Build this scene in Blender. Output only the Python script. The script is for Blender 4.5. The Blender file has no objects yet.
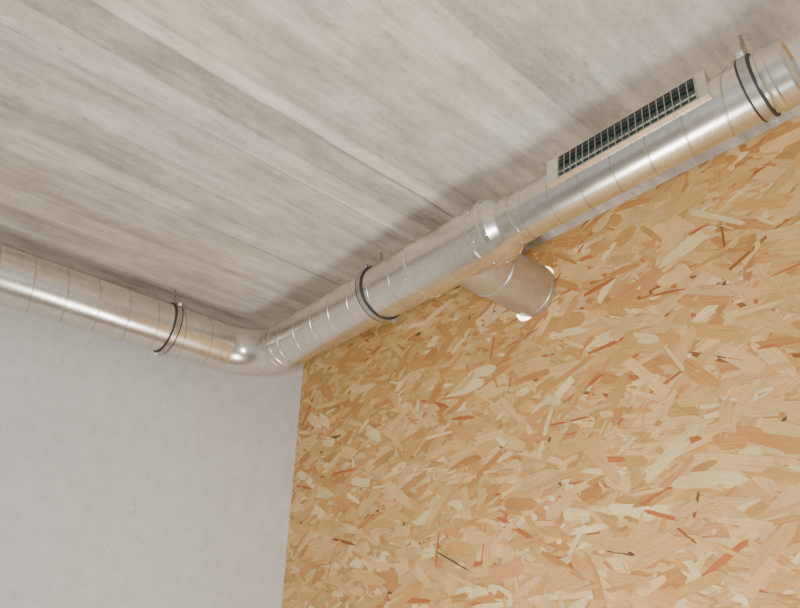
import bpy, math, random
import numpy as np
from mathutils import Vector, Matrix
random.seed(7); rng=np.random.default_rng(11)
H=3.1
def lin(c):
    return tuple(((v/255)/12.92 if v/255<=0.04045 else ((v/255+0.055)/1.055)**2.4) for v in c)+(1,)
# ---------- node helper ----------
class NT:
    def __init__(s,name):
        s.m=bpy.data.materials.new(name); s.m.use_nodes=True
        s.t=s.m.node_tree; s.b=s.t.nodes['Principled BSDF']
    def n(s,typ,**kw):
        nd=s.t.nodes.new(typ)
        for k,v in kw.items(): setattr(nd,k,v)
        return nd
    def l(s,a,b): s.t.links.new(a,b)
    def inp(s,nd,i,v):
        if hasattr(v,'links') : s.l(v,nd.inputs[i])
        else: nd.inputs[i].default_value=v
    def math(s,op,a,b=0.0,clamp=False):
        nd=s.n('ShaderNodeMath',operation=op); nd.use_clamp=clamp
        s.inp(nd,0,a); s.inp(nd,1,b); return nd.outputs[0]
    def mix(s,f,a,b,mode='MIX'):
        nd=s.n('ShaderNodeMix',data_type='RGBA',blend_type=mode)
        s.inp(nd,0,f); s.inp(nd,6,a); s.inp(nd,7,b); return nd.outputs[2]
    def noise(s,vec,scale,detail=4,rough=.55):
        nd=s.n('ShaderNodeTexNoise'); s.l(vec,nd.inputs['Vector'])
        nd.inputs['Scale'].default_value=scale; nd.inputs['Detail'].default_value=detail; nd.inputs['Roughness'].default_value=rough
        return nd.outputs['Fac']
    def mapping(s,vec,sc=(1,1,1),loc=(0,0,0),rot=(0,0,0)):
        nd=s.n('ShaderNodeMapping'); s.l(vec,nd.inputs[0]); nd.inputs['Scale'].default_value=sc
        nd.inputs['Location'].default_value=loc; nd.inputs['Rotation'].default_value=rot; return nd.outputs[0]
    def ramp(s,f,stops,interp='LINEAR'):
        nd=s.n('ShaderNodeValToRGB'); s.l(f,nd.inputs[0]); e=nd.color_ramp.elements; nd.color_ramp.interpolation=interp
        while len(e)<len(stops): e.new(.5)
        for el,(p,c) in zip(e,stops): el.position=p; el.color=c if len(c)==4 else tuple(c)+(1,)
        return nd.outputs[0]
    def bump(s,h,strength,dist):
        nd=s.n('ShaderNodeBump'); s.l(h,nd.inputs['Height']); nd.inputs['Strength'].default_value=strength
        nd.inputs['Distance'].default_value=dist; s.l(nd.outputs[0],s.b.inputs['Normal'])
    def obj(s): return s.n('ShaderNodeTexCoord').outputs['Object']
g=lambda v:(v,v,v,1)
# ---------- materials ----------
def mat_ceiling():
    M=NT('board_marked_concrete'); o=M.obj()
    sep=M.n('ShaderNodeSeparateXYZ'); M.l(o,sep.inputs[0]); x=sep.outputs[0]
    wob=M.math('MULTIPLY',M.math('SUBTRACT',M.noise(o,2.2,6,.68),.5),.03)
    xn=M.math('DIVIDE',M.math('ADD',x,wob),3.6)
    edges=[0,.10,.24,.33,.47,.60,.72,.88,.98,1.10,1.24,1.39,1.50,1.635,1.70,1.86,2.0,2.12,2.29,2.42,2.60,2.72,2.90,3.05,3.25,3.4]
    tones=[.50,.40,.56,.44,.60,.38,.54,.66,.42,.56,.36,.60,.32,.74,.50,.56,.46,.60,.38,.48,.44,.50,.46,.50,.44,.5]
    bt=M.ramp(xn,[(e/3.6,g(t)) for e,t in zip(edges,tones)],'CONSTANT')
    jl=[(.24,.3),(.60,.55),(.88,.7),(1.39,.6),(1.635,.8),(2.29,1.0)]
    jt=None
    for p,wgt in jl:
        dd=M.math('ABSOLUTE',M.math('SUBTRACT',xn,p/3.6))
        k=M.math('SUBTRACT',1.0,M.math('DIVIDE',dd,.006/3.6),True)
        k=M.math('MULTIPLY',k,wgt); jt=k if jt is None else M.math('MAXIMUM',jt,k)
    streak=M.noise(M.mapping(o,(20,1.0,1)),1.0,7,.66)
    streak2=M.noise(M.mapping(o,(6,.5,1),(3,2,0)),1.0,5,.62)
    blot=M.noise(M.mapping(o,(3.4,1.3,1)),1.6,9,.70)
    blot2=M.noise(M.mapping(o,(9,3.2,1),(2,7,0)),1.6,8,.76)
    fine=M.noise(o,70,5,.65)
    v=M.math('MULTIPLY',bt,.46)
    for nn,k in((streak,.46),(streak2,.48),(blot,.60),(blot2,.56),(fine,.22)): v=M.math('ADD',v,M.math('MULTIPLY',nn,k))
    v=M.math('DIVIDE',v,2.78)
    col=M.ramp(v,[(.39,lin((134,130,123))),(.45,lin((166,162,154))),(.51,lin((193,189,180))),(.60,lin((228,224,215)))])
    warm=M.noise(M.mapping(o,(1.0,.6,1),(5,1,0)),1.2,3)
    col=M.mix(M.ramp(warm,[(.38,g(0)),(.62,g(.55))]),col,M.mix(1,col,lin((244,235,216)),'MULTIPLY'))
    sel=M.ramp(M.noise(M.mapping(o,(8,.9,1),(9,0,0)),1,3),[(.40,g(.1)),(.60,g(1))])
    jf=M.math('MULTIPLY',jt,sel)
    col=M.mix(M.math('MULTIPLY',jf,.55),col,lin((92,89,85)))
    pit=M.ramp(M.noise(M.mapping(o,(14,7,1)),2.2,6,.75),[(.62,g(0)),(.71,g(1))])
    col=M.mix(M.math('MULTIPLY',pit,.35),col,lin((116,112,106)))
    M.l(col,M.b.inputs['Base Color']); M.b.inputs['Roughness'].default_value=.75
    h=M.math('ADD',M.math('MULTIPLY',bt,2.0),M.math('MULTIPLY',streak,.5))
    h=M.math('SUBTRACT',h,M.math('MULTIPLY',jf,.8)); h=M.math('SUBTRACT',h,M.math('MULTIPLY',pit,.3)); h=M.math('ADD',h,M.math('MULTIPLY',blot2,.5)); h=M.math('ADD',h,M.math('MULTIPLY',fine,.2))
    M.bump(h,.55,.008); return M.m
def mat_plaster():
    M=NT('grey_plaster'); o=M.obj()
    a=M.noise(o,1.6,6,.6); b=M.noise(o,60,4,.6); c=M.noise(o,14,5,.65)
    v=M.math('ADD',M.math('MULTIPLY',a,.3),M.math('ADD',M.math('MULTIPLY',b,.3),M.math('MULTIPLY',c,.4)))
    col=M.ramp(v,[(.34,lin((186,184,182))),(.5,lin((200,198,196))),(.66,lin((212,210,208)))])
    sp=M.ramp(M.noise(o,32,2,.5),[(.69,g(0)),(.75,g(1))])
    col=M.mix(M.math('MULTIPLY',sp,.5),col,lin((230,228,226)))
    M.l(col,M.b.inputs['Base Color']); M.b.inputs['Roughness'].default_value=.85
    M.bump(M.math('ADD',b,M.math('MULTIPLY',c,.7)),.45,.005); return M.m
def mat_osb():
    M=NT('osb_strands'); at=M.n('ShaderNodeAttribute',attribute_name='Col'); uv=M.n('ShaderNodeUVMap',uv_map='UVMap').outputs[0]
    gr=M.noise(M.mapping(uv,(10,190,1)),1,5,.65)
    col=M.mix(1,at.outputs['Color'],M.ramp(gr,[(.28,g(.70)),(.5,g(.98)),(.72,g(1.13))]),'MULTIPLY')
    bl=M.noise(M.obj(),7,5)
    col=M.mix(1,col,M.ramp(bl,[(.3,g(.87)),(.7,g(1.06))]),'MULTIPLY')
    M.l(col,M.b.inputs['Base Color']); M.b.inputs['Roughness'].default_value=.5; M.b.inputs['Specular IOR Level'].default_value=.3
    M.bump(gr,.4,.002); return M.m
def mat_galv(name='galvanised_steel',base=(224,219,207),r=.26,met=.93):
    M=NT(name); o=M.obj()
    v=M.n('ShaderNodeTexVoronoi'); M.l(o,v.inputs['Vector']); v.inputs['Scale'].default_value=60
    sp=M.n('ShaderNodeSeparateColor'); M.l(v.outputs['Color'],sp.inputs[0])
    n=M.noise(o,6,5,.6)
    k=M.math('ADD',M.math('MULTIPLY',sp.outputs[0],.12),M.math('MULTIPLY',n,.3))
    col=M.mix(1,lin(base),M.ramp(k,[(.08,g(.82)),(.3,g(1.03))]),'MULTIPLY')
    M.l(col,M.b.inputs['Base Color']); M.b.inputs['Metallic'].default_value=met
    M.l(M.math('ADD',M.math('MULTIPLY',n,.14),r-.07),M.b.inputs['Roughness'])
    M.bump(n,.14,.004); return M.m
def mat_plain(name,c,r,metal=0):
    M=NT(name); n=M.noise(M.obj(),30,3)
    M.l(M.mix(1,lin(c),M.ramp(n,[(.3,g(.88)),(.7,g(1.08))]),'MULTIPLY'),M.b.inputs['Base Color'])
    M.b.inputs['Roughness'].default_value=r; M.b.inputs['Metallic'].default_value=metal; return M.m
CEIL=mat_ceiling(); PLA=mat_plaster(); OSB=mat_osb(); GALV=mat_galv(); GALVB=mat_galv('galvanised_steel_matt',(196,191,180),.36,.8)
SEAM=mat_galv('duct_seam_steel',(200,195,184),.3); RUB=mat_plain('black_rubber',(48,48,46),.5); ZINC=mat_galv('zinc_clamp',(190,187,180),.32)
DARK=mat_plain('grille_blade_steel',(52,76,74),.45,.3); INS=mat_plain('duct_interior',(12,26,27),.7)
FLOOR=mat_plain('concrete_floor',(150,146,140),.8)
GLOW=mat_plain('emissive_daylight_leak',(255,246,220),.8); GLOW.node_tree.nodes['Principled BSDF'].inputs['Emission Color'].default_value=(1,.93,.75,1); GLOW.node_tree.nodes['Principled BSDF'].inputs['Emission Strength'].default_value=6
# ---------- mesh helper ----------
class MB:
    def __init__(s): s.v=[];s.f=[];s.mi=[];s.sm=[]
    def add(s,v,f,mi=0,sm=True):
        o=len(s.v); s.v+= [tuple(p) for p in v]; s.f+=[tuple(i+o for i in q) for q in f]; s.mi+=[mi]*len(f); s.sm+=[sm]*len(f)
    def build(s,name,mats,parent=None):
        me=bpy.data.meshes.new(name); me.from_pydata(s.v,[],s.f); me.update()
        for m in mats: me.materials.append(m)
        me.polygons.foreach_set('material_index',s.mi); me.polygons.foreach_set('use_smooth',s.sm)
        ob=bpy.data.objects.new(name,me); bpy.context.collection.objects.link(ob)
        if parent: ob.parent=parent
        return ob
    def box(s,lo,hi,mi=0,M=None):
        v=[Vector((x,y,z)) for x in(lo[0],hi[0]) for y in(lo[1],hi[1]) for z in(lo[2],hi[2])]
        if M: v=[M@p for p in v]
        s.add(v,[(0,1,3,2),(4,6,7,5),(0,4,5,1),(2,3,7,6),(0,2,6,4),(1,5,7,3)],mi,False)
def frame(axis):
    a=Vector(axis).normalized(); up=Vector((0,0,1)) if abs(a.z)<.9 else Vector((1,0,0))
    b=up.cross(a).normalized(); return a,b,a.cross(b)
def revolve(mb,c,axis,prof,seg=72,mi=0,sharp=True):
    a,b,d=frame(axis); c=Vector(c)
    def ring(s_,r): return [c+a*s_+(b*math.cos(2*math.pi*i/seg)+d*math.sin(2*math.pi*i/seg))*r for i in range(seg)]
    for (s0,r0),(s1,r1) in zip(prof[:-1],prof[1:]):
        mb.add(ring(s0,r0)+ring(s1,r1),[(i,(i+1)%seg,seg+(i+1)%seg,seg+i) for i in range(seg)],mi,True)
def helix(mb,c,axis,L,R,pitch=.133,w=.0033,e=.0018,ph=0,mi=1,hand=1,seg=72):
    a,b,d=frame(axis); c=Vector(c); n0=int(L/pitch*seg)
    v=[];f=[]
    for k in range(n0+1):
        t=2*math.pi*k/seg; s_=L*k/n0; dr=b*math.cos(hand*t+ph)+d*math.sin(hand*t+ph)
        for ds,rr in((-w,R-.0003),(-w*.5,R+e),(w*.5,R+e),(w,R-.0003)): v.append(c+a*min(max(s_+ds,0),L)+dr*rr)
    for k in range(n0):
        for j in range(3): f.append((4*k+j,4*k+j+1,4*k+5+j,4*k+4+j))
    mb.add(v,f,mi,False)
def rod(mb,p,q,r,seg=12,mi=0):
    p=Vector(p);q=Vector(q);L=(q-p).length
    revolve(mb,p,q-p,[(0,0.0001),(0,r),(L,r),(L,.0001)],seg,mi)
# ---------- room ----------
mb=MB(); mb.box((-.2,-5,H),(5.6,.2,H+.2)); mb.build('ceiling',[CEIL])
mb=MB(); mb.box((-.2,-5,0),(0,.2,H)); mb.build('wall_left',[PLA])
mb=MB(); mb.box((-.2,-5,-.1),(5.6,.2,0)); mb.build('floor',[FLOOR])
V=[];F=[];C=[];UV=[]
def quad(vs,col,uvs):
    o=len(V); V.extend(vs); F.append(tuple(range(o,o+len(vs)))); C.append(col); UV.extend(uvs)
W=5.6
base=lin((210,166,110))[:3]
quad([(0,0,0),(W,0,0),(W,0,H),(0,0,H)],base,[(0,0),(W,0),(W,H),(0,H)])
pal=[((225,186,124),28),((214,170,106),28),((203,155,91),18),((237,207,150),9),((195,141,82),10),((206,149,93),6),((184,110,64),2.6),((152,98,57),1.1),((104,82,56),.5)]
cols=[np.array(lin(p[0])[:3]) for p in pal]; wt=np.array([p[1] for p in pal]); wt/=wt.sum()
N=24000
for i in range(N):
    q=rng.random()
    L=rng.uniform(.10,.26) if q<.5 else rng.uniform(.03,.12); w=rng.uniform(.015,.062) if q<.5 else rng.uniform(.007,.028)
    ci=rng.choice(len(pal),p=wt)
    if ci>=6: w=rng.uniform(.008,.022); L=rng.uniform(.05,.24)
    a=rng.normal(0,.42) if rng.random()<.82 else rng.uniform(-1.5,1.5)
    cx=rng.uniform(.0,W); cz=rng.uniform(0,H)
    y=-(.0002+.0018*i/N)
    k0,k1=rng.uniform(.02,.3,2); sk=rng.uniform(-.8,.8)
    pts=[(-.5,-rng.uniform(.05,.5)),(-.5+k0,-.5+rng.uniform(0,.1)),(rng.uniform(-.1,.1),-rng.uniform(.4,.5)),(.5-k1,-rng.uniform(.35,.5)),(.5,rng.uniform(-.35,.1)),(.5-k0*.3,rng.uniform(.1,.3)),(.5-k0*.8,rng.uniform(.3,.5)),(rng.uniform(-.1,.1),rng.uniform(.42,.5)),(-.5+k1*.9,rng.uniform(.35,.5)),(-.5+k1*.3,rng.uniform(.15,.4))]
    ca,sa=math.cos(a),math.sin(a); vs=[];uvs=[];ou,ov=rng.uniform(0,50,2)
    tl=rng.normal(0,.0005)
    for px,pz in pts:
        lx=px*L+sk*pz*w; lz=pz*w; X=min(max(cx+lx*ca-lz*sa,0.0005),W); Z=min(max(cz+lx*sa+lz*ca,0),H-.0005)
        vs.append((X,y-abs(tl)*(px+.5),Z)); uvs.append((lx+ou,lz+ov))
    c=cols[ci]*rng.uniform(.88,1.1); quad(vs,tuple(c),uvs)
me=bpy.data.meshes.new('wall_osb'); me.from_pydata(V,[],F); 
ca_=me.color_attributes.new('Col','FLOAT_COLOR','CORNER'); uvl=me.uv_layers.new(name='UVMap')
buf=[];
for f,c in zip(F,C): buf+= [c[0],c[1],c[2],1.0]*len(f)
ca_.data.foreach_set('color',buf); uvl.data.foreach_set('uv',[t for u in UV for t in u])
me.materials.append(OSB); osb=bpy.data.objects.new('wall_osb',me); bpy.context.collection.objects.link(osb)
mb=MB(); mb.box((0,.0015,0),(W,.2,H)); bk=mb.build('backing_panel',[PLA],osb)
# ---------- ducts ----------
DX=.28; DY=-.452; DZ=H-.207; R=.116; r=.088
duct=bpy.data.objects.new('ventilation_duct',None); bpy.context.collection.objects.link(duct)
E=.225
mb=MB(); L=4.95+DY-E
revolve(mb,(DX,DY-E,DZ),(0,-1,0),[(0,R),(L,R),(L,0.001)],mi=0); helix(mb,(DX,DY-E,DZ),(0,-1,0),L,R,ph=1.0)
mb.build('spiral_pipe_side_run',[GALV,SEAM],duct)
mb=MB(); cc=Vector((DX+E,DY-E,DZ)); seg=72; n=20
rings=[]
for k in range(n+1):
    t=math.pi/2*k/n; rad=Vector((-math.cos(t),math.sin(t),0)); c=cc+rad*E
    rings+= [c+(rad*math.cos(2*math.pi*i/seg)+Vector((0,0,1))*math.sin(2*math.pi*i/seg))*(R+.0015) for i in range(seg)]
mb.add(rings,[(k*seg+i,k*seg+(i+1)%seg,(k+1)*seg+(i+1)%seg,(k+1)*seg+i) for k in range(n) for i in range(seg)],0,True)
for c,ax in(((DX,DY-E,DZ),(0,-1,0)),((DX+E,DY,DZ),(1,0,0))):
    revolve(mb,c,ax,[(-.012,R+.0015),(-.010,R+.0035),(-.002,R+.0035),(0,R+.002),(.035,R+.002),(.037,R)],mi=0)
mb.build('elbow',[GALV],duct)
xt0=1.505; xt1=1.865
mb=MB(); revolve(mb,(DX+E,DY,DZ),(1,0,0),[(0,R),(xt0-DX-E,R)]); helix(mb,(DX+E,DY,DZ),(1,0,0),xt0-DX-E,R,ph=2.2,hand=-1,e=.0014)
mb.build('spiral_pipe_main_run',[GALV,SEAM],duct)
mb=MB(); R2=R+.003
revolve(mb,(0,DY,DZ),(1,0,0),[(xt0-.03,R),(xt0-.028,R2),(xt0,R2),(xt0+.003,R2+.004),(xt0+.009,R2+.004),(xt0+.012,R2),(xt1-.05,R2),(xt1-.047,R2+.006),(xt1-.035,R2+.006),(xt1-.032,R2),(xt1,R2),(xt1+.005,R2+.006),(xt1+.02,R2+.006),(xt1+.024,R2),(xt1+.045,R2-.001),(xt1+.075,r+.010),(xt1+.08,r+.006),(xt1+.135,r+.005),(xt1+.137,r)])
for xx,rr_ in((xt0-.015,R2),(xt1-.02,R2),(xt1+.035,R2),(xt1+.11,r+.004)):
    for an in(-100,-40,20,80,150):
        dr=Vector((0,-math.cos(math.radians(an)),math.sin(math.radians(an)))); p=Vector((xx,DY,DZ))+dr*rr_
        rod(mb,p-dr*.002,p+dr*.0035,.0035,8)
mb.build('tee_and_reducer',[GALV],duct)
bx=1.70; br=.113; BZ=DZ-.006
mb=MB(); rr=[]; seg=72
for (rad,yy) in((R2*.985,None),(.118,R+.035),(br+.002,R+.06),(br,R+.075)):
    for i in range(seg):
        t=2*math.pi*i/seg; X=math.cos(t)*rad; Z=math.sin(t)*rad
        Y=math.sqrt(max(R2*R2-Z*Z,0)) if yy is None else yy
        rr.append((bx+X,DY+Y,(DZ if yy is None else BZ)+Z))
mb.add(rr,[(k*seg+i,k*seg+(i+1)%seg,(k+1)*seg+(i+1)%seg,(k+1)*seg+i) for k in range(3) for i in range(seg)],0,True)
revolve(mb,(bx,DY,BZ),(0,1,0),[(R+.06,br),(R+.065,br+.006),(R+.074,br+.006),(R+.079,br),(-DY-.03,br),(-DY-.028,br+.002),(-DY,br+.002)])
mb.build('tee_branch',[GALVB],duct)
xs=xt1+.12; xe=2.875
mb=MB(); revolve(mb,(xs,DY,DZ),(1,0,0),[(0,r),(xe-xs,r)]); helix(mb,(xs,DY,DZ),(1,0,0),xe-xs,r,pitch=.115,ph=.6,hand=-1)
mb.build('spiral_pipe_end_run',[GALV,SEAM],duct)
mb=MB(); rc=r+.003; q=.058
revolve(mb,(0,DY,DZ),(1,0,0),[(2.775+q,r),(2.777+q,rc),(2.785+q,rc+.003),(2.795+q,rc+.003),(2.80+q,rc),(2.835+q,rc),(2.842+q,rc-.004),(2.842+q,rc-.014),(2.837+q,rc-.018),(2.837+q,.001)])
mb.build('end_cap',[GALV],duct)
# emissive crescents on the wall, standing in for daylight leaking round the pipe
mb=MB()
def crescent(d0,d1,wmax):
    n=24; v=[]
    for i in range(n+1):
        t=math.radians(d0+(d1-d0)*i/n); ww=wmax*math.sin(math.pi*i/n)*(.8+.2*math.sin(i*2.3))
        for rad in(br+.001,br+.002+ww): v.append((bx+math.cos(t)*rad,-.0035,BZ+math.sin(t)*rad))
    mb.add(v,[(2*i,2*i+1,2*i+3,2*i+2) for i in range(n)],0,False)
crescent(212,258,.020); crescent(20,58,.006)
mb.build('emissive_daylight_leak',[GLOW],duct)
# ---------- grille ----------
gr=bpy.data.objects.new('ventilation_grille',None); bpy.context.collection.objects.link(gr)
gx0,gx1=2.222,2.682; gh=.098; tilt=math.radians(10)
nrm=Vector((0,-math.cos(tilt),math.sin(tilt))); vv=Vector((0,math.sin(tilt),math.cos(tilt)))
cg=Vector((0,DY-.094,DZ+.026))
Mg=Matrix(((1,vv.x,nrm.x,cg.x),(0,vv.y,nrm.y,cg.y),(0,vv.z,nrm.z,cg.z),(0,0,0,1)))
mb=MB()
X0,X1=gx0-.045,gx1+.03
mb.box((X0,-gh/2-.002,-.05),(gx0,gh/2+.008,0),0,Mg); mb.box((gx1,-gh/2-.002,-.05),(X1,gh/2+.008,0),0,Mg)
mb.box((gx0,-gh/2-.002,-.02),(gx1,-gh/2+.001,.0),0,Mg); mb.box((gx0,gh/2-.001,-.05),(gx1,gh/2+.008,.0),0,Mg)
mb.build('saddle_box',[GALV],gr)
mb=MB(); mb.box((gx0,-gh/2,-.016),(gx1,gh/2,-.0125),0,Mg); mb.build('dark_interior',[INS],gr)
mb=MB()
for a,b in(((gx0-.003,-gh/2-.002,0),(gx1+.003,-gh/2+.002,.002)),((gx0-.003,gh/2-.002,0),(gx1+.003,gh/2+.002,.002)),((gx0-.003,-gh/2,0),(gx0+.002,gh/2,.002)),((gx1-.002,-gh/2,0),(gx1+.003,gh/2,.002))): mb.box(a,b,0,Mg)
nb=20
for i in range(1,nb):
    x=gx0+(gx1-gx0)*i/nb; mb.box((x-.0013,-gh/2,-.003),(x+.0013,gh/2,.001),0,Mg)
mb.build('frame_and_bars',[ZINC],gr)
mb=MB()
for i in range(1,4):
    y=-gh/2+gh*i/4; mb.box((gx0,y-.0012,-.010),(gx1,y+.0012,-.004),0,Mg)
mb.build('blades',[DARK],gr)
# ---------- clamps ----------
def clamp(c,axis,Rr,ear=35):
    mb=MB(); c=Vector(c); a,b,d=frame(axis)
    for o in(-.015,.015):
        revolve(mb,c,axis,[(o-.0035,Rr+.001),(o-.0035,Rr+.005),(o-.002,Rr+.0075),(o+.002,Rr+.0075),(o+.0035,Rr+.005),(o+.0035,Rr+.001)],mi=1)
    revolve(mb,c,axis,[(-.012,Rr+.002),(-.012,Rr+.0075),(.012,Rr+.0075),(.012,Rr+.002)],mi=0)
    side=Vector((0,0,1)).cross(a); 
    if side.dot(Vector((1,-1,0)))<0: side=-side
    for sg in(1,-1):
        dr=(side*math.cos(math.radians(ear))*sg+Vector((0,0,1))*math.sin(math.radians(ear))*sg).normalized()
        tg=a.cross(dr).normalized(); 
        Mx=Matrix.Identity(4)
        for j,vec in enumerate((dr,tg,a)):
            for i in range(3): Mx[i][j]=vec[i]
        Mx.translation=c
        for s2 in(-.007,.005): mb.box((Rr+.006,s2,-.008),(Rr+.022,s2+.002,.008),0,Mx)
        rod(mb,c+dr*(Rr+.015)-tg*.017,c+dr*(Rr+.015)+tg*.015,.0032)
        rod(mb,c+dr*(Rr+.015)-tg*.017,c+dr*(Rr+.015)-tg*.012,.006,6)
    rod(mb,c+Vector((0,0,Rr+.006)),Vector((c.x,c.y,H-.0005)),.0045)
    rod(mb,c+Vector((0,0,Rr+.006)),c+Vector((0,0,min(Rr+.022,H-c.z-.002))),.009,6)
    return mb.build('pipe_clamp',[ZINC,RUB])
clamp((DX,DY-E-.285,DZ),(0,1,0),R,48)
clamp((1.234,DY,DZ),(1,0,0),R,48)
clamp((2.805,DY,DZ),(1,0,0),r,48)
# ---------- camera ----------
fpx=665
Xv=Vector((-683.5,350.7,fpx)).normalized(); U=Vector((20.3,-1221.6,fpx)).normalized()
wx=-Xv; wz=(U-wx*U.dot(wx)).normalized(); wy=wz.cross(wx)
cam=bpy.data.cameras.new('camera'); co=bpy.data.objects.new('camera',cam); bpy.context.collection.objects.link(co)
cam.sensor_width=36; cam.lens=36*fpx/800
right=Vector((wx[0],wy[0],wz[0])); down=Vector((wx[1],wy[1],wz[1])); fwd=Vector((wx[2],wy[2],wz[2]))
Mc=Matrix.Identity(4)
for j,vec in enumerate((right,-down,-fwd)):
    for i in range(3): Mc[i][j]=vec[i]
Mc.translation=Vector((3.131,-2.034,H-1.6)); co.matrix_world=Mc
bpy.context.scene.camera=co
# ---------- lights ----------
def area(name,loc,tgt,size,power,col):
    l=bpy.data.lights.new(name,'AREA'); l.size=size; l.energy=power; l.color=col
    o=bpy.data.objects.new(name,l); bpy.context.collection.objects.link(o); o.location=loc
    o.rotation_euler=(Vector(tgt)-Vector(loc)).to_track_quat('-Z','Y').to_euler(); return o
area('camera_side_fill',(3.4,-2.5,1.35),(1.0,-.3,2.2),.3,66,(1,.98,.95))  # added unseen light beside the camera, gives flash-like highlights on the duct
area('floor_bounce_fill',(1.9,-.72,.4),(1.5,-.85,3),.7,40,(1,.98,.94))  # added low up-light standing in for floor bounce, shades ceiling above the duct
w=bpy.data.worlds.new('world'); bpy.context.scene.world=w; w.use_nodes=True
w.node_tree.nodes['Background'].inputs[0].default_value=(.94,.96,1,1); w.node_tree.nodes['Background'].inputs[1].default_value=.55
